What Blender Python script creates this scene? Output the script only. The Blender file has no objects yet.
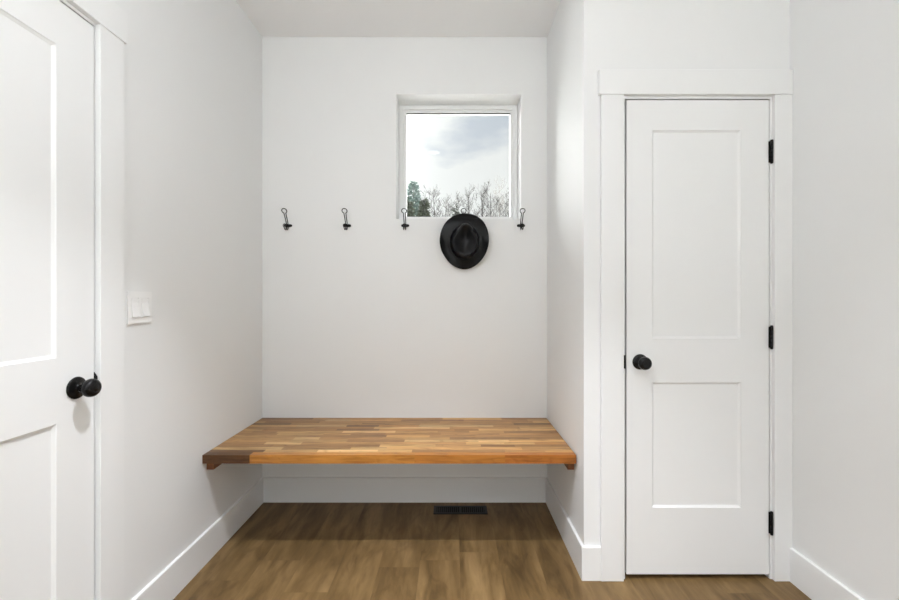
import bpy, bmesh, math, random
from mathutils import Vector, Matrix
from mathutils import noise as mn
random.seed(7)
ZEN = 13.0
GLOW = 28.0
PI = math.pi
COL = bpy.context.scene.collection
SC = bpy.context.scene

# ---------------------------------------------------------------- helpers
def link(o, parent=None):
    COL.objects.link(o)
    if parent is not None:
        o.parent = parent
    return o

def obj(name, bm, mat, parent=None, smooth=False, recalc=True):
    if recalc:
        bmesh.ops.recalc_face_normals(bm, faces=bm.faces)
    me = bpy.data.meshes.new(name)
    bm.to_mesh(me); bm.free()
    if mat is not None:
        me.materials.append(mat)
    if smooth:
        for p in me.polygons: p.use_smooth = True
    return link(bpy.data.objects.new(name, me), parent)

def struct(name, bm, mat, label=None, smooth=False):
    o = obj(name, bm, mat, None, smooth)
    o['kind'] = 'structure'
    if label: o['label'] = label
    return o

def empty(name, loc, label, cat, group=None):
    o = bpy.data.objects.new(name, None)
    o.empty_display_size = 0.05
    o.location = loc
    link(o)
    tag(o, label, cat, group)
    return o

def tag(o, label, cat, group=None):
    o['label'] = label; o['category'] = cat
    if group: o['group'] = group

def box(bm, x0, x1, y0, y1, z0, z1, bevel=0.0, seg=2):
    vs = [bm.verts.new((x, y, z)) for x in (x0, x1) for y in (y0, y1) for z in (z0, z1)]
    f = [(0, 1, 3, 2), (4, 6, 7, 5), (0, 4, 5, 1), (2, 3, 7, 6), (0, 2, 6, 4), (1, 5, 7, 3)]
    fs = [bm.faces.new([vs[i] for i in q]) for q in f]
    if bevel > 0:
        es = list({e for fa in fs for e in fa.edges})
        bmesh.ops.bevel(bm, geom=es, offset=bevel, segments=seg, affect='EDGES', profile=0.5)
    return vs

def bx(*a, **k):
    bm = bmesh.new(); box(bm, *a, **k); return bm

def extrude_profile(bm, prof, frm, to, axes):
    """prof: list of (a,b) ; axes: function (a,b,t)->xyz with t from frm to to"""
    A = [bm.verts.new(axes(a, b, frm)) for a, b in prof]
    B = [bm.verts.new(axes(a, b, to)) for a, b in prof]
    n = len(prof)
    for i in range(n):
        bm.faces.new((A[i], A[(i + 1) % n], B[(i + 1) % n], B[i]))
    bm.faces.new(A); bm.faces.new(list(reversed(B)))

def tube(bm, pts, rad, n=8, cap=True, closed=False):
    pts = [Vector(p) for p in pts]
    m = len(pts)
    rads = rad if isinstance(rad, (list, tuple)) else [rad] * m
    rings = []
    prev = None
    for i, p in enumerate(pts):
        if closed:
            t = pts[(i + 1) % m] - pts[i - 1]
        else:
            t = pts[min(i + 1, m - 1)] - pts[max(i - 1, 0)]
        if t.length < 1e-9: t = Vector((0, 0, 1))
        t.normalize()
        if prev is None:
            up = Vector((0, 0, 1)) if abs(t.z) < .9 else Vector((1, 0, 0))
            a = t.cross(up).normalized()
        else:
            a = prev - t * prev.dot(t)
            if a.length < 1e-6: a = t.orthogonal()
            a.normalize()
        prev = a
        b = t.cross(a)
        rings.append([bm.verts.new(p + (a * math.cos(2 * PI * k / n) + b * math.sin(2 * PI * k / n)) * rads[i]) for k in range(n)])
    rng = range(m) if closed else range(m - 1)
    for i in rng:
        r0, r1 = rings[i], rings[(i + 1) % m]
        for k in range(n):
            bm.faces.new((r0[k], r0[(k + 1) % n], r1[(k + 1) % n], r1[k]))
    if cap and not closed:
        bm.faces.new(rings[0]); bm.faces.new(list(reversed(rings[-1])))

def lathe(bm, prof, origin, axis, n=32):
    """prof: list of (r, h) along axis"""
    axis = Vector(axis).normalized(); a = axis.orthogonal().normalized(); b = axis.cross(a)
    origin = Vector(origin)
    rings = []
    for r, h in prof:
        if r < 1e-6:
            rings.append([bm.verts.new(origin + axis * h)])
        else:
            rings.append([bm.verts.new(origin + axis * h + (a * math.cos(2 * PI * k / n) + b * math.sin(2 * PI * k / n)) * r) for k in range(n)])
    for r0, r1 in zip(rings, rings[1:]):
        for k in range(n):
            k2 = (k + 1) % n
            if len(r0) == 1 and len(r1) == 1: continue
            if len(r0) == 1: bm.faces.new((r0[0], r1[k], r1[k2]))
            elif len(r1) == 1: bm.faces.new((r0[k], r0[k2], r1[0]))
            else: bm.faces.new((r0[k], r0[k2], r1[k2], r1[k]))

# ---------------------------------------------------------------- materials
class NT:
    def __init__(s, name):
        s.m = bpy.data.materials.new(name); s.m.use_nodes = True
        s.t = s.m.node_tree; s.n = s.t.nodes; s.l = s.t.links
        s.b = s.n['Principled BSDF']
    def new(s, typ, **kw):
        nd = s.n.new(typ)
        for k, v in kw.items(): setattr(nd, k, v)
        return nd
    def lk(s, a, b): s.l.new(a, b)
    def math(s, op, a, b=None, c=None):
        nd = s.new('ShaderNodeMath', operation=op)
        for i, v in enumerate((a, b, c)):
            if v is None: continue
            if isinstance(v, (int, float)): nd.inputs[i].default_value = v
            else: s.lk(v, nd.inputs[i])
        return nd.outputs[0]
    def ramp(s, fac, stops, interp='LINEAR'):
        nd = s.new('ShaderNodeValToRGB'); nd.color_ramp.interpolation = interp
        e = nd.color_ramp.elements
        while len(e) > 1: e.remove(e[-1])
        e[0].position, e[0].color = stops[0][0], (*stops[0][1], 1)
        for p, c in stops[1:]:
            x = e.new(p); x.color = (*c, 1)
        s.lk(fac, nd.inputs[0]); return nd.outputs[0]
    def mix(s, fac, a, b, blend='MIX'):
        nd = s.new('ShaderNodeMix', data_type='RGBA', blend_type=blend)
        for sock, v in ((nd.inputs[0], fac), (nd.inputs[6], a), (nd.inputs[7], b)):
            if isinstance(v, (int, float)): sock.default_value = v
            elif isinstance(v, tuple): sock.default_value = (*v, 1)
            else: s.lk(v, sock)
        return nd.outputs[2]

def lin(r, g, b):
    f = lambda c: ((c / 255 + .055) / 1.055) ** 2.4 if c > 10 else c / 255 / 12.92
    return (f(r), f(g), f(b))

def paint(name, col, rough=.55, bump=.02, scale=220, spec=.4):
    t = NT(name)
    tc = t.new('ShaderNodeTexCoord')
    nz = t.new('ShaderNodeTexNoise'); nz.inputs['Scale'].default_value = scale; nz.inputs['Detail'].default_value = 3
    t.lk(tc.outputs['Object'], nz.inputs['Vector'])
    n2 = t.new('ShaderNodeTexNoise'); n2.inputs['Scale'].default_value = 1.3; n2.inputs['Detail'].default_value = 2
    t.lk(tc.outputs['Object'], n2.inputs['Vector'])
    c = t.mix(n2.outputs[0], tuple(x * .985 for x in col), tuple(min(1, x * 1.012) for x in col))
    t.lk(c, t.b.inputs['Base Color'])
    t.b.inputs['Roughness'].default_value = rough
    t.b.inputs['Specular IOR Level'].default_value = spec
    bp = t.new('ShaderNodeBump'); bp.inputs['Strength'].default_value = bump; bp.inputs['Distance'].default_value = .002
    t.lk(nz.outputs[0], bp.inputs['Height']); t.lk(bp.outputs[0], t.b.inputs['Normal'])
    return t.m

M = {}
M['wall'] = paint('wall_paint', (.83, .835, .83), .6, .04)
M['ceiling'] = paint('ceiling_paint', (.92, .922, .92), .75, .05, 160)
M['trim'] = paint('trim_enamel', (.84, .845, .84), .38, .008, 90)
M['door'] = paint('door_enamel', (.84, .845, .84), .38, .008, 90)
M['vinyl'] = paint('window_vinyl', (.89, .895, .89), .35, .0, 90)
M['plate'] = paint('switch_plastic', (.88, .88, .87), .3, .0, 90)
M['gasket'] = paint('grey_gasket', (.11, .105, .1), .6, .0)

def simple(name, col, rough, metal=0., noise_amt=.15, scale=60):
    t = NT(name)
    tc = t.new('ShaderNodeTexCoord')
    nz = t.new('ShaderNodeTexNoise'); nz.inputs['Scale'].default_value = scale; nz.inputs['Detail'].default_value = 4
    t.lk(tc.outputs['Object'], nz.inputs['Vector'])
    c = t.mix(nz.outputs[0], tuple(x * (1 - noise_amt) for x in col), tuple(x * (1 + noise_amt) for x in col))
    t.lk(c, t.b.inputs['Base Color'])
    t.b.inputs['Roughness'].default_value = rough
    t.b.inputs['Metallic'].default_value = metal
    return t.m
M['black'] = simple('matte_black_metal', (.005, .005, .005), .25)
M['black'].node_tree.nodes['Principled BSDF'].inputs['Specular IOR Level'].default_value = .25
M['hook'] = simple('black_hook_wire', (.005, .005, .005), .35)
M['hook'].node_tree.nodes['Principled BSDF'].inputs['Specular IOR Level'].default_value = .2
M['vent'] = simple('dark_register_metal', (.006, .006, .0065), .5)
M['duct'] = simple('duct_void', (.002, .002, .002), .9)
M['bark'] = simple('bare_bark', (.022, .02, .018), .9, 0, .4, 8)
M['bark2'] = simple('pale_bark', (.16, .15, .14), .9, 0, .4, 8)
M['needle_blue'] = simple('blue_green_needles', (.085, .13, .115), .8, 0, .35, 3)
M['needle_dark'] = simple('dark_green_needles', (.022, .03, .014), .8, 0, .45, 3)
M['bounce_ground'] = simple('pale_bounce_ground', (.70, .69, .67), .95, 0, .2, 6)  # unseen ground, colored pale to bounce daylight up through the windows

# felt
def felt():
    t = NT('black_felt')
    tc = t.new('ShaderNodeTexCoord')
    nz = t.new('ShaderNodeTexNoise'); nz.inputs['Scale'].default_value = 400; nz.inputs['Detail'].default_value = 3
    t.lk(tc.outputs['Object'], nz.inputs['Vector'])
    t.b.inputs['Base Color'].default_value = (.003, .003, .0035, 1)
    t.b.inputs['Roughness'].default_value = .31
    t.b.inputs['Specular IOR Level'].default_value = .2
    t.b.inputs['Sheen Weight'].default_value = .0
    t.b.inputs['Sheen Roughness'].default_value = .4
    bp = t.new('ShaderNodeBump'); bp.inputs['Strength'].default_value = .15; bp.inputs['Distance'].default_value = .001
    t.lk(nz.outputs[0], bp.inputs['Height']); t.lk(bp.outputs[0], t.b.inputs['Normal'])
    return t.m
M['felt'] = felt()

def glass():
    t = NT('window_glass')
    out = t.n['Material Output']; t.n.remove(t.b)
    tr = t.new('ShaderNodeBsdfTransparent'); tr.inputs[0].default_value = (.97, .985, .98, 1)
    gl = t.new('ShaderNodeBsdfGlossy'); gl.inputs['Roughness'].default_value = .0
    fr = t.new('ShaderNodeFresnel'); fr.inputs[0].default_value = 1.45
    mx = t.new('ShaderNodeMixShader')
    t.lk(fr.outputs[0], mx.inputs[0]); t.lk(tr.outputs[0], mx.inputs[1]); t.lk(gl.outputs[0], mx.inputs[2])
    t.lk(mx.outputs[0], out.inputs[0])
    return t.m
M['glass'] = glass()

def emis(name, col, s):
    t = NT(name); t.b.inputs['Base Color'].default_value = (.9, .9, .9, 1)
    t.b.inputs['Emission Color'].default_value = (*col, 1); t.b.inputs['Emission Strength'].default_value = s
    return t.m
M['lens'] = emis('lamp_lens', (1, .97, .92), 4)

# floor planks along Y
def floor_mat():
    t = NT('oak_plank_floor')
    geo = t.new('ShaderNodeNewGeometry'); sp = t.new('ShaderNodeSeparateXYZ'); t.lk(geo.outputs['Position'], sp.inputs[0])
    W, L = .182, 1.22
    row = t.math('FLOOR', t.math('DIVIDE', t.math('ADD', sp.outputs[0], 5.06), W))
    wn = t.new('ShaderNodeTexWhiteNoise', noise_dimensions='1D'); t.lk(row, wn.inputs['W'])
    yy = t.math('ADD', t.math('ADD', sp.outputs[1], 10), t.math('MULTIPLY', wn.outputs[0], L))
    colm = t.math('FLOOR', t.math('DIVIDE', yy, L))
    idv = t.math('ADD', t.math('MULTIPLY', row, 13.37), t.math('MULTIPLY', colm, 7.91))
    w2 = t.new('ShaderNodeTexWhiteNoise', noise_dimensions='1D'); t.lk(idv, w2.inputs['W'])
    # grain coordinates
    cx = t.new('ShaderNodeCombineXYZ')
    t.lk(t.math('MULTIPLY', sp.outputs[0], 1.0), cx.inputs[0])
    t.lk(t.math('MULTIPLY', sp.outputs[1], .2), cx.inputs[1])
    t.lk(t.math('MULTIPLY', w2.outputs[0], 40), cx.inputs[2])
    n1 = t.new('ShaderNodeTexNoise'); n1.inputs['Scale'].default_value = 12; n1.inputs['Detail'].default_value = 5; n1.inputs['Roughness'].default_value = .6
    n1.inputs['Distortion'].default_value = .5
    t.lk(cx.outputs[0], n1.inputs['Vector'])
    n2 = t.new('ShaderNodeTexNoise'); n2.inputs['Scale'].default_value = 90; n2.inputs['Detail'].default_value = 4
    t.lk(cx.outputs[0], n2.inputs['Vector'])
    cy = t.new('ShaderNodeCombineXYZ')
    t.lk(sp.outputs[0], cy.inputs[0]); t.lk(t.math('MULTIPLY', sp.outputs[1], .3), cy.inputs[1]); t.lk(t.math('MULTIPLY', w2.outputs[0], 17), cy.inputs[2])
    n3 = t.new('ShaderNodeTexNoise'); n3.inputs['Scale'].default_value = 10; n3.inputs['Detail'].default_value = 3; n3.inputs['Distortion'].default_value = 1.5
    t.lk(cy.outputs[0], n3.inputs['Vector'])
    base = t.ramp(n1.outputs[0], [(.28, lin(84, 65, 38)), (.46, lin(108, 85, 52)), (.62, lin(128, 103, 67)), (.8, lin(148, 122, 83))])
    fine = t.ramp(n2.outputs[0], [(.3, (.92, .91, .90)), (.65, (1.03, 1.03, 1.03))])
    c = t.mix(.75, base, fine, 'MULTIPLY')
    dark = t.ramp(n3.outputs[0], [(.30, (.62, .58, .54)), (.45, (1, 1, 1)), (1, (1, 1, 1))])
    c = t.mix(.8, c, dark, 'MULTIPLY')
    tone = t.ramp(w2.outputs[0], [(0, (.94, .935, .93)), (1, (1.05, 1.05, 1.04))])
    c = t.mix(1., c, tone, 'MULTIPLY')
    # seams
    fx = t.math('FRACT', t.math('DIVIDE', t.math('ADD', sp.outputs[0], 5.06), W))
    fy = t.math('FRACT', t.math('DIVIDE', yy, L))
    ex = t.math('LESS_THAN', t.math('MINIMUM', fx, t.math('SUBTRACT', 1., fx)), .005)
    ey = t.math('LESS_THAN', t.math('MINIMUM', fy, t.math('SUBTRACT', 1., fy)), .0008)
    seam = t.math('MAXIMUM', ex, ey)
    c = t.mix(t.math('MULTIPLY', seam, .2), c, lin(70, 54, 36))
    t.lk(c, t.b.inputs['Base Color'])
    t.b.inputs['Roughness'].default_value = .5
    t.b.inputs['Specular IOR Level'].default_value = .35
    bp = t.new('ShaderNodeBump'); bp.inputs['Strength'].default_value = .12; bp.inputs['Distance'].default_value = .001
    t.lk(t.math('SUBTRACT', n2.outputs[0], seam), bp.inputs['Height']); t.lk(bp.outputs[0], t.b.inputs['Normal'])
    return t.m
M['floor'] = floor_mat()

def block_mat(name):
    t = NT(name)
    at = t.new('ShaderNodeAttribute', attribute_name='stave')
    geo = t.new('ShaderNodeNewGeometry'); sp = t.new('ShaderNodeSeparateXYZ'); t.lk(geo.outputs['Position'], sp.inputs[0])
    cx = t.new('ShaderNodeCombineXYZ')
    t.lk(t.math('MULTIPLY', sp.outputs[0], .09), cx.inputs[0])
    t.lk(t.math('ADD', sp.outputs[1], t.math('MULTIPLY', at.outputs['Alpha'], 31.)), cx.inputs[1])
    t.lk(sp.outputs[2], cx.inputs[2])
    n1 = t.new('ShaderNodeTexNoise'); n1.inputs['Scale'].default_value = 70; n1.inputs['Detail'].default_value = 5; n1.inputs['Distortion'].default_value = .6
    t.lk(cx.outputs[0], n1.inputs['Vector'])
    cz = t.new('ShaderNodeCombineXYZ')
    t.lk(t.math('MULTIPLY', sp.outputs[0], .5), cz.inputs[0])
    t.lk(t.math('ADD', sp.outputs[1], t.math('MULTIPLY', at.outputs['Alpha'], 11.)), cz.inputs[1]); t.lk(sp.outputs[2], cz.inputs[2])
    n2 = t.new('ShaderNodeTexNoise'); n2.inputs['Scale'].default_value = 16; n2.inputs['Detail'].default_value = 3; n2.inputs['Distortion'].default_value = 2.
    t.lk(cz.outputs[0], n2.inputs['Vector'])
    g = t.ramp(n1.outputs[0], [(.32, (.66, .60, .52)), (.5, (.98, .97, .95)), (.66, (1.14, 1.13, 1.10))])
    k = t.ramp(n2.outputs[0], [(.25, (.62, .5, .38)), (.4, (1, 1, 1)), (.75, (1.12, 1.1, 1.05))])
    c = t.mix(1., at.outputs['Color'], g, 'MULTIPLY'); c = t.mix(.8, c, k, 'MULTIPLY')
    t.lk(c, t.b.inputs['Base Color'])
    t.b.inputs['Roughness'].default_value = .36
    t.b.inputs['Specular IOR Level'].default_value = .32
    return t.m
M['block'] = block_mat('butcher_block')
M['cleat'] = simple('stained_cleat_wood', lin(112, 66, 30), .5, 0, .3, 30)

# ---------------------------------------------------------------- dimensions (camera at origin of X/Y, 1.2 m up)
XL = -1.129          # left wall
XA = .567            # right side of alcove
XR = 1.452           # right wall
YD = 1.772           # closet-door wall
YB = 2.453           # back wall
YR = -2.6            # rear wall
ZC = 2.766           # ceiling
T = .20
BT = .012            # baseboard thickness
BH = .144

# ---------------------------------------------------------------- shell
struct('floor', bx(XL - .3, XR + .3, YR - T, YB + T, -.15, 0), M['floor'], 'light oak plank floor running toward the back wall')
struct('ceiling', bx(XL - .3, XR + .3, YR - T, YB + T, ZC, ZC + .15), M['ceiling'], 'white flat ceiling')

# back wall with square window opening
WX0, WX1, WZ0, WZ1 = -.3315, .4115, 1.682, 2.424
bm = bmesh.new()
xa, xb = XL - .3, XR + .3
box(bm, xa, WX0, YB, YB + T, 0, ZC); box(bm, WX1, xb, YB, YB + T, 0, ZC)
box(bm, WX0, WX1, YB, YB + T, 0, WZ0); box(bm, WX0, WX1, YB, YB + T, WZ1, ZC)
struct('wall_back', bm, M['wall'], 'white back wall with a small square window')

# left wall with the door recess
DL0, DL1, DTOP = .476, 1.304, 2.066
bm = bmesh.new()
xo = XL - .3
box(bm, xo, XL, YR, DL0 - .016, 0, ZC); box(bm, xo, XL, DL1 + .016, YB, 0, ZC)
box(bm, xo, XL, DL0 - .016, DL1 + .016, DTOP + .016, ZC); box(bm, xo, xo + .12, DL0 - .016, DL1 + .016, 0, DTOP + .016)
struct('wall_left', bm, M['wall'], 'white left wall with a panelled door')

# partition between alcove and closet, door wall
DX0, DX1 = .744, 1.367
box_bm = bmesh.new()
box(box_bm, XA, DX0 - .016, YD, YD + .12, 0, ZC)
box(box_bm, DX1 + .016, XR, YD, YD + .12, 0, ZC)
box(box_bm, DX0 - .016, DX1 + .016, YD, YD + .12, DTOP + .016, ZC)
struct('wall_closet', box_bm, M['wall'], 'white wall around the closet door')
struct('wall_alcove_right', bx(XA, XA + .1, YD + .12, YB, 0, ZC), M['wall'], 'white right side wall of the bench alcove')

# right wall; an unseen tall glazed opening is added to let daylight in
OY0, OY1, OZ = -2.3, -.6, 2.08
bm = bmesh.new()
box(bm, XR, XR + .3, OY1, YB, 0, ZC); box(bm, XR, XR + .3, YR, OY0, 0, ZC); box(bm, XR, XR + .3, OY0, OY1, OZ, ZC)
struct('wall_right', bm, M['wall'], 'white right wall')
# rear wall, with an unseen wide window added for more daylight
RX0, RX1, RZ0, RZ1 = -.7, 1.1, .5, 2.3
bm = bmesh.new()
box(bm, xa, RX0, YR - T, YR, 0, ZC); box(bm, RX1, xb, YR - T, YR, 0, ZC)
box(bm, RX0, RX1, YR - T, YR, 0, RZ0); box(bm, RX0, RX1, YR - T, YR, RZ1, ZC)
struct('wall_rear', bm, M['wall'], 'white rear wall behind the viewer')

# ---------------------------------------------------------------- baseboards
def base_prof(th=BT, h=BH):
    return [(0, 0), (th, 0), (th, h - .004), (th - .0015, h - .001), (th - .004, h), (0, h)]
def baseboard(name, axes, a, b, label):
    bm = bmesh.new(); extrude_profile(bm, base_prof(), a, b, axes)
    return struct(name, bm, M['trim'], label)
baseboard('baseboard_left', lambda a, b, t: (XL + a, t, b), 1.401, YB, 'tall white baseboard along the left wall')
baseboard('baseboard_back', lambda a, b, t: (t, YB - a, b), XL + BT, XA - BT, 'tall white baseboard under the bench on the back wall')
baseboard('baseboard_alcove', lambda a, b, t: (XA - a, t, b), YD - BT, YB, 'tall white baseboard on the right side of the alcove')
baseboard('baseboard_closet', lambda a, b, t: (t, YD - a, b), XA, .636, 'short white baseboard block left of the closet door')
baseboard('baseboard_right', lambda a, b, t: (XR - a, t, b), OY1 + .02, YD - .016, 'tall white baseboard along the right wall')

# ---------------------------------------------------------------- door trim
CT = .016
def tb(name, label, *a, bevel=.0012):
    return struct(name, bx(*a, bevel=bevel, seg=1), M['trim'], label)
# closet door
tb('trim_1', 'flat white casing left of the closet door', .636, .733, YD - CT, YD, 0, 2.076)
tb('trim_2', 'flat white casing right of the closet door', 1.376, XR, YD - CT, YD, 0, 2.076)
tb('trim_3', 'flat white header casing above the closet door', .626, XR, YD - CT - .004, YD, 2.076, 2.181)
def jamb_closet():
    bm = bmesh.new()
    box(bm, DX0 - .016, DX0, YD, YD + .12, 0, DTOP); box(bm, DX1, DX1 + .016, YD, YD + .12, 0, DTOP)
    box(bm, DX0 - .016, DX1 + .016, YD, YD + .12, DTOP, DTOP + .016)
    s = YD + .040       # stops
    box(bm, DX0, DX0 + .011, s, s + .03, 0, DTOP); box(bm, DX1 - .011, DX1, s, s + .03, 0, DTOP); box(bm, DX0 + .011, DX1 - .011, s, s + .03, DTOP - .011, DTOP)
    return bm
struct('trim_4', jamb_closet(), M['trim'], 'white jamb of the closet door')
# left door
tb('trim_5', 'flat white casing between the left door and the light switch', XL, XL + CT, 1.3045, 1.400, 0, 2.074)
tb('trim_6', 'flat white casing on the near side of the left door', XL, XL + CT, .376, .471, 0, 2.074)
tb('trim_7', 'flat white header casing above the left door', XL, XL + CT + .004, .366, 1.410, 2.074, 2.179)
def jamb_left():
    bm = bmesh.new()
    box(bm, XL - .12, XL, DL0 - .016, DL0, 0, DTOP); box(bm, XL - .12, XL, DL1, DL1 + .016, 0, DTOP)
    box(bm, XL - .12, XL, DL0 - .016, DL1 + .016, DTOP, DTOP + .016)
    s = XL - .040
    box(bm, s - .03, s, DL0, DL0 + .011, 0, DTOP); box(bm, s - .03, s, DL1 - .011, DL1, 0, DTOP); box(bm, s - .03, s, DL0 + .011, DL1 - .011, DTOP - .011, DTOP)
    return bm
struct('trim_8', jamb_left(), M['trim'], 'white jamb of the left door')

# ---------------------------------------------------------------- doors
def door_slab(u0, u1, v0, v1, panels, th, mp, rec=.0075, bev=.009):
    """two-panel shaker slab; mp maps (u, v, w) with w=0 the face and +w into the wall"""
    bm = bmesh.new()
    us = [u0, panels[0][0], panels[0][1], u1]
    vs = [v0]
    for p in panels: vs += [p[2], p[3]]
    vs.append(v1)
    g = {}
    for i, u in enumerate(us):
        for j, v in enumerate(vs):
            g[i, j] = bm.verts.new(mp(u, v, 0))
    pc = {(1, 1), (1, 3)}
    for i in range(3):
        for j in range(len(vs) - 1):
            q = [g[i, j], g[i + 1, j], g[i + 1, j + 1], g[i, j + 1]]
            if (i, j) in pc:
                p0, p1, r0, r1 = us[i], us[i + 1], vs[j], vs[j + 1]
                def ring(ins, w): return [bm.verts.new(mp(u, v, w)) for u, v in ((p0 + ins, r0 + ins), (p1 - ins, r0 + ins), (p1 - ins, r1 - ins), (p0 + ins, r1 - ins))]
                a = ring(.002, .003); b = ring(bev, rec)
                for r_, s_ in ((q, a), (a, b)):
                    for k in range(4):
                        bm.faces.new((r_[k], r_[(k + 1) % 4], s_[(k + 1) % 4], s_[k]))
                bm.faces.new(b)
            else:
                bm.faces.new(q)
    n = len(vs) - 1
    B = [bm.verts.new(mp(u, v, th)) for u, v in ((u0, v0), (u1, v0), (u1, v1), (u0, v1))]
    bm.faces.new(B)
    bm.faces.new([g[i, 0] for i in range(4)] + [B[1], B[0]])
    bm.faces.new([g[i, n] for i in range(3, -1, -1)] + [B[3], B[2]])
    bm.faces.new([g[0, j] for j in range(n, -1, -1)] + [B[0], B[3]])
    bm.faces.new([g[3, j] for j in range(n + 1)] + [B[2], B[1]])
    return bm
ZP = ((.306, .845), (1.034, 1.931))
CX0, CX1 = .7515, 1.3635
d2 = struct('door_2', door_slab(CX0, CX1, .020, 2.060, [(.861, 1.243, *ZP[0]), (.861, 1.243, *ZP[1])], .035, lambda u, v, w: (u, YD + .001 + w, v)), M['door'],
            'narrow white two panel closet door with a black knob and three hinges')
LY0, LY1 = .480, 1.2995
d1 = struct('door_1', door_slab(LY0, LY1, .012, 2.061, [(.59, 1.177, *ZP[0]), (.59, 1.177, *ZP[1])], .035, lambda u, v, w: (XL - .001 - w, u, v)), M['door'],
            'white two panel door with a black knob at the left edge of the view')

ROSE = [(0, 0), (.0325, 0), (.0335, .002), (.0325, .0045), (.029, .0065), (.020, .008), (.0135, .010), (.0115, .013)]
KNOB = [(.0105, .012), (.0105, .026), (.0135, .0285), (.020, .031), (.0252, .036), (.0275, .0425), (.0275, .0475), (.0262, .053), (.022, .0585), (.0150, .0618), (.0130, .0612), (.008, .0625), (0, .063)]
def knob(door, at, axis, rod=()):
    bm = bmesh.new(); lathe(bm, KNOB, at, axis, 40)
    k = obj('door_knob', bm, M['black'], door, True); k['label'] = 'round black door knob'
    bm = bmesh.new(); lathe(bm, ROSE, at, axis, 40)
    r = obj('knob_rose', bm, M['black'], k, True)
    return k
knob(d2, (.809, YD + .001, .934), (0, -1, 0))
knob(d1, (XL - .001, 1.2385, .936), (1, 0, 0))

def hinge(z):
    h = .0905
    yb, xb_ = YD - .0065, 1.3700
    bm = bmesh.new()
    # five knuckles with ball tips
    n = 5; s = h / n
    for i in range(n):
        z0 = z - h / 2 + i * s
        lathe(bm, [(0, z0 + .0004), (.0053, z0 + .0004), (.0058, z0 + .0012), (.0058, z0 + s - .0012), (.0053, z0 + s - .0004), (0, z0 + s - .0004)], (xb_, yb, 0), (0, 0, 1), 18)
    for sg in (-1, 1):
        e = z + sg * h / 2
        lathe(bm, [(.0045, e), (.0058, e + sg * .002), (.005, e + sg * .005), (.0, e + sg * .007)], (xb_, yb, 0), (0, 0, 1), 14)
    # leaves folding back into the gap
    o = obj('hinge', bm, M['black'], d2, True); o['label'] = 'black butt hinge'
    bm = bmesh.new()
    box(bm, 1.3632, 1.3669, YD - .004, YD + .030, z - h / 2, z + h / 2)
    box(bm, 1.3610, 1.3740, YD - .003, YD + .0006, z - h / 2, z + h / 2, bevel=.0006, seg=1)
    obj('hinge_leaf', bm, M['black'], o)
for z in (1.836, 1.040, .243):
    hinge(z)
# strike plates on the jambs
bm = bmesh.new(); box(bm, .7325, .7445, YD - .004, YD + .0, .905, .963, bevel=.0008, seg=1); box(bm, .7435, .7455, YD - .003, YD + .03, .905, .963)
sp_ = obj('strike_plate', bm, M['black']); tag(sp_, 'black strike plate on the jamb left of the closet door knob', 'strike plate')
bm = bmesh.new()
extrude_profile(bm, [(.906, 0), (.972, 0), (.958, .010), (.920, .010)], 1.3012, 1.3046, lambda a, b, t: (XL + b - .003, t, a))
box(bm, XL - .03, XL - .001, 1.3015, 1.3045, .906, .966)
sp_ = obj('strike_plate', bm, M['black']); tag(sp_, 'black strike plate on the jamb just behind the left door knob', 'strike plate')

# ---------------------------------------------------------------- light switch
def switch():
    y0, y1, z0, z1 = 1.428, 1.541, 1.1165, 1.2305
    r = empty('light_switch', (XL, (y0 + y1) / 2, (z0 + z1) / 2), 'white double rocker light switch on the left wall beside the door casing', 'light switch')
    O = r.location
    bm = bmesh.new()
    th = .0062
    yc = [(y0 + y1) / 2 - .0235, (y0 + y1) / 2 + .0235]
    zc = (z0 + z1) / 2
    W2, H2 = .0170, .0338
    # plate with two openings: frame of boxes
    ys = [y0, yc[0] - W2, yc[0] + W2, yc[1] - W2, yc[1] + W2, y1]; zs = [z0, zc - H2, zc + H2, z1]
    for i in range(5):
        for j in range(3):
            if j == 1 and i in (1, 3): continue
            box(bm, 0, th, ys[i] - O.y, ys[i + 1] - O.y, zs[j] - O.z, zs[j + 1] - O.z)
    bmesh.ops.remove_doubles(bm, verts=bm.verts, dist=1e-5)
    obj('switch_plate', bm, M['plate'], r)
    for k, c in enumerate(yc):
        bm = bmesh.new()
        # rocker: wedge, lower half pressed out
        w, h = .0161, .0328
        pr = [(0, -h), (.0118, -h), (.0075, 0), (.0062, h * .55), (.0068, h), (0, h)]
        extrude_profile(bm, pr, c - w - O.y, c + w - O.y, lambda a, b, t: (a, t, b + zc - O.z))
        obj('rocker', bm, M['plate'], r)
switch()

# ---------------------------------------------------------------- window in the back wall
def window_frame(name, x0, x1, z0, z1, yf, label, gasket=True):
    """vinyl frame facing -Y; yf = front plane of frame"""
    bm = bmesh.new()
    f, s, d = .026, .0175, .05
    def ringbox(a0, a1, b0, b1, w, y0, y1):
        box(bm, a0, a0 + w, y0, y1, b0, b1, bevel=.0015, seg=1); box(bm, a1 - w, a1, y0, y1, b0, b1, bevel=.0015, seg=1)
        box(bm, a0 + w, a1 - w, y0, y1, b0, b0 + w, bevel=.0015, seg=1); box(bm, a0 + w, a1 - w, y0, y1, b1 - w, b1, bevel=.0015, seg=1)
    ringbox(x0, x1, z0, z1, f, yf, yf + d)
    ringbox(x0 + f, x1 - f, z0 + f, z1 - f, s, yf + .010, yf + d)
    w = struct(name, bm, M['vinyl'], label)
    g0x, g1x, g0z, g1z = x0 + f + s, x1 - f - s, z0 + f + s, z1 - f - s
    p = obj('pane', bx(g0x - .004, g1x + .004, yf + .024, yf + .028, g0z - .004, g1z + .004), M['glass'], w)
    if gasket:
        bm = bmesh.new()
        box(bm, g0x, g1x, yf + .014, yf + .0238, g1z - .005, g1z)
        obj('gasket', bm, M['gasket'], w)
    return w
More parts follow.
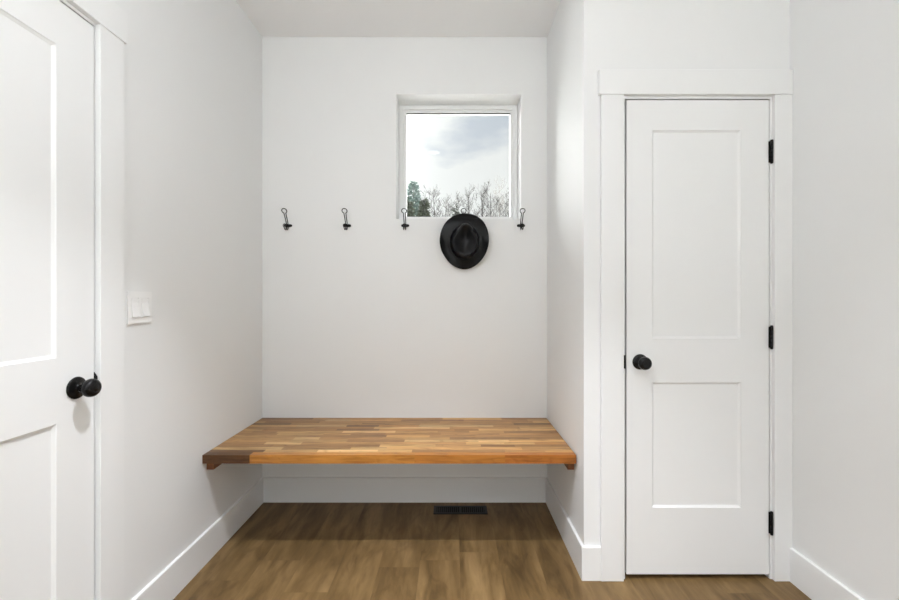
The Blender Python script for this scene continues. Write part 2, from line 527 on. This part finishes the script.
window_frame('window_1', WX0, WX1, WZ0, WZ1, 2.590, 'small square white framed window above the hooks')

# added glazing behind / beside the viewer, unseen, brings daylight into the room
def sash(name, poly, label):
    struct(name, poly, M['vinyl'], label)
bm = bmesh.new()
ym = (OY0 + OY1) / 2
for a, b in ((OY0, OY0 + .06), (ym - .04, ym + .04), (OY1 - .06, OY1)):
    box(bm, XR + .12, XR + .18, a, b, 0, OZ)
box(bm, XR + .12, XR + .18, OY0, OY1, OZ - .06, OZ); box(bm, XR + .12, XR + .18, OY0, OY1, 0, .08)
w2 = struct('added_window_2', bm, M['vinyl'], 'white framed tall glazing added in the right wall for daylight, unseen')
obj('pane', bx(XR + .148, XR + .152, OY0 + .05, OY1 - .05, .07, OZ - .05), M['glass'], w2)
bm = bmesh.new()
xm = (RX0 + RX1) / 2
for a, b in ((RX0, RX0 + .05), (xm - .03, xm + .03), (RX1 - .05, RX1)):
    box(bm, a, b, YR - .12, YR - .07, RZ0, RZ1)
box(bm, RX0, RX1, YR - .12, YR - .07, RZ0, RZ0 + .05); box(bm, RX0, RX1, YR - .12, YR - .07, RZ1 - .05, RZ1)
w3 = struct('added_window_3', bm, M['vinyl'], 'white framed wide window added in the rear wall for daylight, unseen')
obj('pane', bx(RX0 + .04, RX1 - .04, YR - .097, YR - .093, RZ0 + .04, RZ1 - .04), M['glass'], w3)

# ---------------------------------------------------------------- bench
def bench():
    x0, x1, y0, y1, zt, th = XL + .0005, XA - .0055, 1.8625, YB - .0005, .4985, .0385
    r = empty('bench', ((x0 + x1) / 2, (y0 + y1) / 2, zt - th), 'wall to wall butcher block wooden bench in the alcove', 'bench')
    O = r.location
    bm = bmesh.new()
    lay = bm.loops.layers.float_color.new('stave')
    rng = random.Random(23)
    pal = [(lin(128, 92, 56), 2), (lin(152, 112, 70), 5), (lin(172, 130, 82), 9), (lin(186, 144, 92), 9), (lin(198, 158, 104), 7), (lin(212, 176, 124), 4), (lin(176, 128, 74), 4)]
    bag = [c for c, n in pal for _ in range(n)]
    nrow = 17
    w = (y1 - y0) / nrow
    for i in range(nrow):
        ya, yb = y0 + i * w, y0 + (i + 1) * w
        if i == 0:
            cuts = [x0, -.915, -.17, .24, x1]
            cols = [lin(84, 56, 32), lin(176, 120, 56), lin(168, 110, 50), lin(166, 104, 48)]
        else:
            cuts = [x0]; x = x0 + rng.uniform(.05, .4)
            while x < x1 - .06:
                cuts.append(x); x += rng.uniform(.12, .42)
            cuts.append(x1)
            cols = []
            for k in range(len(cuts) - 1):
                c = rng.choice(bag)
                # staves get darker toward the left end
                j = rng.uniform(.82, 1.14)
                if (cuts[k] + cuts[k + 1]) / 2 < -.62: j *= .78
                cols.append(tuple(v * j for v in c))
        for k in range(len(cuts) - 1):
            before = set(bm.faces)
            box(bm, cuts[k] - O.x, cuts[k + 1] - O.x, ya - O.y, yb - O.y, 0, th)
            al = rng.random()
            for f in bm.faces:
                if f not in before:
                    for lp in f.loops: lp[lay] = (*cols[k], al)
    top = obj('bench_top', bm, M['block'], r)
    # cleats under the ends
    for side in (0, 1):
        bm = bmesh.new()
        if side == 0: a, b = x0 + .0015, x0 + .034
        else: a, b = x1 - .030, x1 - .0005
        box(bm, a - O.x, b - O.x, 1.891 - O.y, y1 - .02 - O.y, -.0395, 0, bevel=.001, seg=1)
        obj('support_cleat', bm, M['cleat'], r)
bench()

# ---------------------------------------------------------------- floor register
def register():
    x0, x1, y0, y1 = -.104, .200, 2.306, 2.394
    r = empty('floor_vent', ((x0 + x1) / 2, (y0 + y1) / 2, 0), 'dark metal slotted floor register under the bench near the back baseboard', 'floor vent')
    O = r.location
    bm = bmesh.new(); h = .0045; m = .014
    box(bm, x0 - O.x, x1 - O.x, y0 - O.y, y0 + m - O.y, .0003, h); box(bm, x0 - O.x, x1 - O.x, y1 - m - O.y, y1 - O.y, .0003, h)
    box(bm, x0 - O.x, x0 + m - O.x, y0 + m - O.y, y1 - m - O.y, .0003, h); box(bm, x1 - m - O.x, x1 - O.x, y0 + m - O.y, y1 - m - O.y, .0003, h)
    box(bm, -.007, .007, y0 + m - O.y, y1 - m - O.y, .0003, h)
    obj('vent_frame', bm, M['vent'], r)
    n = 24
    for sg in (-1, 1):
        bm = bmesh.new()
        for i in range(n):
            x = x0 + m + (x1 - x0 - 2 * m) * (i + .5) / n - O.x
            if abs(x) < .010 or x * sg < 0: continue
            box(bm, x - .0022, x + .0022, y0 + m - O.y, y1 - m - O.y, .0008, h - .0005)
        obj('vent_slats', bm, M['vent'], r)
    obj('vent_void_sheet', bx(x0 + m - O.x, x1 - m - O.x, y0 + m - O.y, y1 - m - O.y, .0003, .0008), M['duct'], r)  # black sheet painted as the dark void below the slats
register()

# ---------------------------------------------------------------- hooks
HZ = 1.6425
hook_x = [(288.0 - 452) / 168.2, (346.9 - 452) / 168.2, (405.2 - 452) / 168.2, (463.4 - 452) / 168.2, (521.0 - 452) / 168.2]
hlabel = ['leftmost black wire coat hook, first of the five on the back wall',
          'second black wire coat hook from the left on the back wall',
          'black wire coat hook at the lower left corner of the window',
          'black wire coat hook that holds the hat below the window',
          'rightmost black wire coat hook at the lower right corner of the window']
def make_hook():
    r = empty('coat_hook', (0, 0, 0), '', 'coat hook')
    bm = bmesh.new()
    # oval back bar with a central boss
    for x, rr in ((-.0, .0), ):
        pass
    prof = []
    n = 28
    a, b = .0240, .0085
    ring0 = []; ring1 = []; ring2 = []
    for k in range(n):
        t = 2 * PI * k / n
        c, s = math.cos(t), math.sin(t)
        e = 2 / 3.2
        px = a * abs(c) ** e * (1 if c >= 0 else -1); pz = b * abs(s) ** e * (1 if s >= 0 else -1)
        ring0.append(bm.verts.new((px, 0, pz))); ring1.append(bm.verts.new((px, -.005, pz))); ring2.append(bm.verts.new((px * .93, -.0075, pz * .8)))
    for k in range(n):
        k2 = (k + 1) % n
        bm.faces.new((ring0[k], ring0[k2], ring1[k2], ring1[k])); bm.faces.new((ring1[k], ring1[k2], ring2[k2], ring2[k]))
    bm.faces.new(ring0); bm.faces.new(ring2)
    lathe(bm, [(0, .004), (.0095, .004), (.0095, .011), (.007, .0145), (0, .015)], (0, 0, 0), (0, -1, 0), 20)
    obj('mount_plate', bm, M['hook'], r, False)
    for sx in (-1, 1):
        bm = bmesh.new(); lathe(bm, [(0, .007), (.0040, .007), (.0036, .0092), (0, .0105)], (sx * .0165, 0, 0), (0, -1, 0), 14)
        obj('screw', bm, M['hook'], r, True)
    # upper hook: one wire, doubled back through a round loop at the tip
    def spine(t, kind):
        if kind == 'up':       # rises and leans away from the wall
            return Vector((0, -(.012 + .050 * t ** 1.15), .002 + .079 * t))
        # lower: dips, then turns up
        an = -PI / 2 * .2 + t * PI * .95
        return Vector((0, -(.012 + .021 * (1 - math.cos(t * PI * .92)) ), -.004 - .027 * math.sin(min(1., t) * PI * .98) + .004 * t))
    def wire(kind, hw, loop_r, wr, name):
        tl = .80 if kind == 'up' else .82
        left = [spine(tl * i / 12, kind) + Vector((-hw * (1 + .3 * i / 12), 0, 0)) for i in range(13)]
        pc = spine(tl, kind); pe = spine(1.0, kind)
        d = (pe - pc).normalized(); X = Vector((1, 0, 0))
        cen = pc + d * loop_r * .9
        loop = []
        for i in range(17):
            an = PI + .62 + (-(2 * .62 + PI)) * i / 16     # sweeps over the top from left to right
            an = math.radians(180 + 48) - math.radians(180 + 96) * i / 16
            loop.append(cen + X * math.cos(an) * loop_r + d * math.sin(an) * loop_r)
        right = [Vector((-p.x, p.y, p.z)) for p in reversed(left)]
        bm = bmesh.new(); tube(bm, left + loop + right, wr, 8)
        obj(name, bm, M['hook'], r, True)
    wire('up', .0044, .0145, .0026, 'upper_hook')
    wire('down', .0044, .0095, .0024, 'lower_hook')
    return r
h0 = make_hook()
hooks = [h0]
for i in range(1, 5):
    c = h0.copy(); COL.objects.link(c)
    for ch in list(h0.children):
        d = ch.copy(); COL.objects.link(d); d.parent = c
    hooks.append(c)
for h, x, lb in zip(hooks, hook_x, hlabel):
    h.location = (x, YB, HZ); h['label'] = lb; h['group'] = 'coat hooks on the back wall'

# ---------------------------------------------------------------- hat
def hat():
    cx, cz = .0735, 1.541
    r = empty('hat', (cx, YB - .055, cz), 'black wide brimmed fedora hat hanging crown outward on a hook below the window', 'hat')
    r.rotation_euler = (math.radians(9), math.radians(3), 0)   # top leans out over the hook
    # local: X across, Z up, -Y out of the wall
    n = 96
    def ang(k): return 2 * PI * k / n
    def brim_out(t):
        c, s = math.cos(t), math.sin(t)
        rx, rz = .1425, .1655
        x = rx * c; z = rz * s
        # egg: narrower at the bottom, slightly squared left shoulder
        x *= 1 - .13 * max(0, -s) ** 1.6 + .015 * s
        x += -.003 * math.cos(2 * t + .4)
        z += .003 * math.sin(3 * t)
        return x, z
    def base_out(t, g=1.0):
        c, s = math.cos(t), math.sin(t)
        return .0815 * c * g, .0975 * s * g - .004
    def top_out(t):
        c, s = math.cos(t), math.sin(t)
        # teardrop, point up (front of the hat)
        w = .0700 * (1 - .20 * max(0, s) ** 1.5)
        return w * c, .0850 * s * (1.16 if s > 0 else 1.0) + .004
    # brim
    bm = bmesh.new()
    rows_t, rows_b = [], []
    m = 12
    for j in range(m + 1):
        q = j / m
        rt, rb = [], []
        for k in range(n):
            t = ang(k)
            bo = brim_out(t); bi = base_out(t, 1.0)
            x = bi[0] + (bo[0] - bi[0]) * q; z = bi[1] + (bo[1] - bi[1]) * q
            curl = .018 * q ** 2 * math.cos(t) ** 2 - .030 * q ** 2.5 * max(0, math.sin(t)) ** .8 - .006 * q
            curl += .003 * math.sin(3 * t + 1) * q
            y = -curl - .002      # sides curl toward the viewer
            rt.append(bm.verts.new((x, y - .0015, z))); rb.append(bm.verts.new((x, y + .0015, z)))
        rows_t.append(rt); rows_b.append(rb)
    for rows in (rows_t, rows_b):
        for a_, b_ in zip(rows, rows[1:]):
            for k in range(n):
                bm.faces.new((a_[k], a_[(k + 1) % n], b_[(k + 1) % n], b_[k]))
    for j in (0, m):
        a_, b_ = rows_t[j], rows_b[j]
        for k in range(n): bm.faces.new((a_[k], a_[(k + 1) % n], b_[(k + 1) % n], b_[k]))
    obj('brim', bm, M['felt'], r, True)
    # crown: side wall, rounded rim, dented top
    bm = bmesh.new()
    H = .112
    rows = []
    def row(f): rows.append([bm.verts.new(f(ang(k))) for k in range(n)])
    for j in range(11):
        q = j / 10
        def f(t, q=q):
            b = base_out(t); tp = top_out(t)
            e = q ** 1.3
            x = b[0] + (tp[0] - b[0]) * e; z = b[1] + (tp[1] - b[1]) * e
            h = H * q * (1 - .10 * max(0, math.sin(t)))
            # side pinches toward the front
            if math.sin(t) > 0:
                x *= 1 - .16 * q * max(0, math.sin(2 * abs((t if t <= PI / 2 else PI - t)))) ** 2
            return (x, -h - .001, z)
        row(f)
    base_top = rows[-1]
    def inner(g, dh):
        def f(t):
            x, y, z = (v for v in f0(t))
            return (x * g, y - dh, .004 + (z - .004) * g)
        return f
    f0 = lambda t: (lambda b: b)((lambda q: None) or None) if False else None
    bt = [v.co.copy() for v in base_top]
    def addring(g, dh, dent=0.):
        ring = []
        for k in range(n):
            c = bt[k]
            x, z = c.x * g, .004 + (c.z - .004) * g
            # teardrop crease running up the middle
            cr = dent * math.exp(-(x / .021) ** 2)
            ring.append(bm.verts.new((x, c.y - dh + cr, z)))
        rows.append(ring)
    addring(.975, .0050); addring(.93, .0080); addring(.86, .0085, .0005); addring(.76, .0060, .002)
    addring(.64, .0015, .004); addring(.5, -.003, .006); addring(.34, -.006, .007); addring(.17, -.007, .007)
    for a_, b_ in zip(rows, rows[1:]):
        for k in range(n): bm.faces.new((a_[k], a_[(k + 1) % n], b_[(k + 1) % n], b_[k]))
    bm.faces.new(rows[-1])
    o = obj('crown', bm, M['felt'], r, True)
    sm = o.modifiers.new('s', 'SOLIDIFY'); sm.thickness = .002; sm.offset = -1
hat()

# ---------------------------------------------------------------- added fill lamps: opal globes, unseen above and behind the view
def globe(x, y, label, L, drop=.285):
    r = empty('fill_lamp', (x, y, ZC), label, 'added fill lamp', 'added opal globe fill lamps')
    bm = bmesh.new(); lathe(bm, [(0, -.0005), (.060, -.0005), (.060, -.010), (.052, -.018), (.022, -.024), (.020, -.026), (.007, -.028), (.007, -drop), (.034, -drop - .006), (.034, -drop - .021), (0, -drop - .021)], (0, 0, 0), (0, 0, 1), 40)
    obj('canopy', bm, M['plate'], r, True)
    bm = bmesh.new(); R = .082; zc = -drop - .021 - R * .93
    lathe(bm, [(R * math.sin(PI * (.12 + .88 * k / 16)), zc + R * math.cos(PI * (.12 + .88 * k / 16))) for k in range(16)] + [(0, zc - R)], (0, 0, 0), (0, 0, 1), 32)
    obj('fill_globe', bm, emis('fill_globe_glow', (.975, 1.0, 1.06), L), r, True)
globe(-.35, .87, 'added opal globe fill lamp on a long stem in front of the bench, unseen above the view', 29, .685)
globe(-.76, -.75, 'added opal globe fill lamp, unseen behind the viewer by the left wall', 80)
globe(.96, -.75, 'added opal globe fill lamp, unseen behind the viewer by the right wall', 16)

def can(x, y, label, e, spread):
    r = empty('recessed_light', (x, y, ZC), label, 'recessed light')
    bm = bmesh.new(); lathe(bm, [(.060, -.004), (.062, -.007), (.085, -.006), (.088, 0), (.060, 0), (.060, -.004)], (0, 0, 0), (0, 0, 1), 40)
    obj('trim_ring', bm, M['plate'], r, True)
    bm = bmesh.new(); lathe(bm, [(0, -.004), (.060, -.004), (.060, -.001), (0, -.001)], (0, 0, 0), (0, 0, 1), 40)
    obj('lens', bm, M['lens'], r, True)
    ld = bpy.data.lights.new('lamp', 'AREA'); ld.shape = 'DISK'; ld.size = .095; ld.energy = e; ld.color = (.975, 1, 1.06)
    ld.spread = math.radians(spread)
    lo = bpy.data.objects.new('lamp', ld); COL.objects.link(lo); lo.parent = r; lo.location = (0, 0, -.0085)
can(-.19, .87, 'recessed ceiling light in front of the bench, above the view', 18, 76)
can(.85, .20, 'added recessed fill light nearest the closet door, unseen above the view', 13, 88)  # extra unseen lamp, fills the right wall and the floor

# ---------------------------------------------------------------- outside
GZ = -.45
bm = bmesh.new(); box(bm, -120, 120, -60, 200, GZ - .3, GZ)
struct('ground', bm, M['bounce_ground'], 'unseen ground outside, colored pale to bounce daylight indoors')

def bare_tree(px, topy, D, label, rad=.10, seed=1, mat='bark', spread=.27):
    rng = random.Random(seed)
    x = (px - 452) / 412 * D; H = 1.2 + (300 - topy) / 412 * D - GZ
    r = empty('bare_tree', (x, D, GZ), label, 'tree', 'bare trees beyond the window')
    bmt = bmesh.new(); bmb = bmesh.new()
    # trunk
    pts = []; rr = []
    dx, dy = rng.uniform(-.2, .2), rng.uniform(-.2, .2)
    ns = 12
    for i in range(ns + 1):
        q = i / ns
        pts.append(Vector((dx * q * q + .05 * math.sin(q * 7 + seed), dy * q * q + .05 * math.cos(q * 6 + seed), -.05 + (H + .05) * q)))
        rr.append(max(.008, rad * (1 - q) ** .8 + .006))
    tube(bmt, pts, rr, 7)
    def grow(p, d, L, rad_, depth):
        seg = 4; ps = [p.copy()]; rs = [rad_]
        q = p.copy(); dd = d.copy()
        for i in range(seg):
            dd = (dd + Vector((rng.uniform(-.22, .22), rng.uniform(-.22, .22), rng.uniform(-.04, .22)))).normalized()
            q = q + dd * L / seg
            ps.append(q.copy()); rs.append(max(.004, rad_ * (1 - (i + 1) / (seg + .6))))
        tube(bmb, ps, rs, 4 if depth else 5, cap=False)
        if depth < 2:
            for k in range(5 if depth == 0 else 4):
                i = rng.randint(1, seg)
                a = rng.uniform(0, 2 * PI)
                side = Vector((math.cos(a), math.sin(a), rng.uniform(.1, .9))).normalized()
                nd = (dd * .7 + side * .8).normalized()
                grow(ps[i], nd, L * rng.uniform(.4, .7), max(.0038, rs[i] * .6), depth + 1)
    nb = 24
    for i in range(nb):
        q = .42 + .56 * (i + rng.random()) / nb
        k = q * ns; i0 = min(ns - 1, int(k)); p = pts[i0].lerp(pts[i0 + 1], k - i0)
        a = rng.uniform(0, 2 * PI)
        d = Vector((math.cos(a), math.sin(a), rng.uniform(.35, 1.0))).normalized()
        grow(p, d, H * spread * (1.05 - q) + .35, rad * .28 * (1.1 - q) + .004, 0)
    obj('trunk', bmt, M[mat], r, True, recalc=False)
    obj('branches', bmb, M[mat], r, True, recalc=False)
bare_tree(435.5, 191, 21, 'thin bare tree just right of the evergreen', .07, 3)
bare_tree(446, 199, 24, 'low bushy bare tree left of the hat', .06, 5)
bare_tree(457, 201, 27, 'bare tree behind the top left of the hat brim', .08, 8)
bare_tree(470, 191, 22, 'bare tree rising above the hat', .09, 11)
bare_tree(483.8, 190, 20, 'thick trunked bare tree right of the hat', .12, 14)
bare_tree(491.5, 193, 24, 'slim bare tree next to the thick trunked one', .09, 17)
bare_tree(500, 181, 34, 'tall pale bare tree far off, topmost twigs against the sky', .09, 21, 'bark2')
bare_tree(512, 194, 21, 'bare tree at the right edge of the window', .08, 26)
bare_tree(506, 203, 18, 'low bare tree in the lower right corner of the window', .05, 29)

def conifer(px, topy, D, wpx, label, mat, seed, dens=1., name='evergreen_tree'):
    rng = random.Random(seed)
    x = (px - 452) / 412 * D; H = 1.2 + (300 - topy) / 412 * D - GZ
    R = wpx / 412 * D
    r = empty(name, (x, D, GZ), label, 'tree')
    bm = bmesh.new(); tube(bm, [(0, 0, -.05), (0, 0, H * .5), (0, 0, H * .97)], [.13, .08, .01], 8)
    obj('trunk', bm, M['bark'], r, True, recalc=False)
    bm = bmesh.new()
    n = int(1500 * dens)
    for i in range(n):
        u = rng.random()
        z = H * (1 - .92 * u ** .7)
        rr = R * min(1, ((H - z) / (H * .5))) ** .8 * rng.uniform(.45, 1.05)
        a = rng.uniform(0, 2 * PI)
        p = Vector((math.cos(a) * rr, math.sin(a) * rr, z - rr * .1))
        # spray: little fan of blades round a twig
        d = Vector((math.cos(a), math.sin(a), rng.uniform(-.35, .35))).normalized()
        s = d.cross(Vector((0, 0, 1))).normalized(); L = rng.uniform(.12, .24)
        for k in range(5):
            w = (d * rng.uniform(.3, 1) + s * rng.uniform(-1, 1) + Vector((0, 0, rng.uniform(-.5, .5)))).normalized()
            e = w.cross(Vector((rng.uniform(-1, 1), rng.uniform(-1, 1), rng.uniform(-1, 1)))).normalized() * L * .17
            v = [bm.verts.new(p - e), bm.verts.new(p + e), bm.verts.new(p + w * L + e * .4), bm.verts.new(p + w * L - e * .4)]
            bm.faces.new(v)
    obj('foliage', bm, M[mat], r, False, recalc=False)
conifer(413.5, 182, 20, 17, 'blue green evergreen at the left side of the window', 'needle_blue', 4, 1.5)
conifer(424, 200, 17.5, 13, 'dark green evergreen in front of the blue green one', 'needle_dark', 6, 1.2)
conifer(408, 200, 17, 12, 'dark green evergreen in the lower left corner of the window', 'needle_dark', 9, 1.2)
conifer(456, 203, 23, 5, 'small dark conifer just left of the hat brim', 'needle_dark', 12, .5)

# ---------------------------------------------------------------- sky
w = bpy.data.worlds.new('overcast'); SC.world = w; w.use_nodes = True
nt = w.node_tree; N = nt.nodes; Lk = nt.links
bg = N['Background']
tc = N.new('ShaderNodeTexCoord')
sx = N.new('ShaderNodeSeparateXYZ'); Lk.new(tc.outputs['Generated'], sx.inputs[0])
def mm(op, a, b=None, clamp=False):
    nd = N.new('ShaderNodeMath'); nd.operation = op; nd.use_clamp = clamp
    for i_, v in enumerate((a, b)):
        if v is None: continue
        if isinstance(v, (int, float)): nd.inputs[i_].default_value = v
        else: Lk.new(v, nd.inputs[i_])
    return nd.outputs[0]
X, Y, Z = sx.outputs
# azimuth and elevation of the view direction; a long soft bank of cloud over the trees
az = mm('ARCTAN2', X, Y); el = mm('ARCSINE', Z)
mp = N.new('ShaderNodeMapping'); mp.inputs['Scale'].default_value = (9, 9, 22)
Lk.new(tc.outputs['Generated'], mp.inputs[0])
nz = N.new('ShaderNodeTexNoise'); nz.inputs['Scale'].default_value = 1.0; nz.inputs['Detail'].default_value = 5; nz.inputs['Roughness'].default_value = .5
Lk.new(mp.outputs[0], nz.inputs['Vector'])
A0, E0, RO = .082, .395, math.radians(17)
da = mm('SUBTRACT', az, A0); de = mm('SUBTRACT', el, E0)
ca = mm('ADD', mm('MULTIPLY', da, math.cos(RO)), mm('MULTIPLY', de, math.sin(RO)))
cb = mm('SUBTRACT', mm('MULTIPLY', de, math.cos(RO)), mm('MULTIPLY', da, math.sin(RO)))
rad = mm('SQRT', mm('ADD', mm('POWER', mm('ABSOLUTE', mm('DIVIDE', ca, .15)), 2), mm('POWER', mm('ABSOLUTE', mm('DIVIDE', cb, .055)), 2)))
bank = mm('SUBTRACT', mm('ADD', 1.0, mm('MULTIPLY', mm('SUBTRACT', nz.outputs[0], .5), 1.8)), rad)
rp = N.new('ShaderNodeValToRGB'); Lk.new(bank, rp.inputs[0])
e = rp.color_ramp.elements
e[0].position = 0; e[0].color = (.885, .89, .885, 1); e[1].position = .6; e[1].color = (.60, .645, .71, 1)
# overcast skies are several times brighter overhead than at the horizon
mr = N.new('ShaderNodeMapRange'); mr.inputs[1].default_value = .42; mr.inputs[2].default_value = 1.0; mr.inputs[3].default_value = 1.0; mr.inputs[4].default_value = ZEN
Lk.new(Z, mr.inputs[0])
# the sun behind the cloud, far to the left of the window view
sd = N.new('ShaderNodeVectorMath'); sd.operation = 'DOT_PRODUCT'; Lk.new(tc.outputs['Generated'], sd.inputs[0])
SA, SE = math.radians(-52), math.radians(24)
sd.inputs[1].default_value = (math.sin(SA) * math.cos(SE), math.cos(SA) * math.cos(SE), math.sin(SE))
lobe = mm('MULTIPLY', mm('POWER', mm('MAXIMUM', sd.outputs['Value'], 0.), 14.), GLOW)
lat = N.new('ShaderNodeMapRange'); lat.interpolation_type = 'SMOOTHSTEP'  # side sky beyond the window view, brightened to add light indoors
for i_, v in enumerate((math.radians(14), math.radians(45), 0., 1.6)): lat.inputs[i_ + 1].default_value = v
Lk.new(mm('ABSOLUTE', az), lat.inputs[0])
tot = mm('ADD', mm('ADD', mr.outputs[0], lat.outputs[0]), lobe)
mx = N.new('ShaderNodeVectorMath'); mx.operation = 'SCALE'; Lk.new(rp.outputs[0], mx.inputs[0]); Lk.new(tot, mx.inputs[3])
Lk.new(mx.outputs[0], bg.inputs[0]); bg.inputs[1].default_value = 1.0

# ---------------------------------------------------------------- camera
cd = bpy.data.cameras.new('camera'); cam = bpy.data.objects.new('camera', cd); COL.objects.link(cam)
cam.location = (0, 0, 1.2); cam.rotation_euler = (PI / 2, 0, 0)
cd.sensor_fit = 'HORIZONTAL'; cd.sensor_width = 36; cd.lens = 412 / 899 * 36; cd.shift_x = -2.5 / 899
cd.clip_start = .02; cd.clip_end = 500
SC.camera = cam
vs = SC.view_settings
vs.view_transform = 'Standard'; vs.look = 'None'; vs.gamma = 1; vs.use_curve_mapping = False
vs.exposure = 0.03
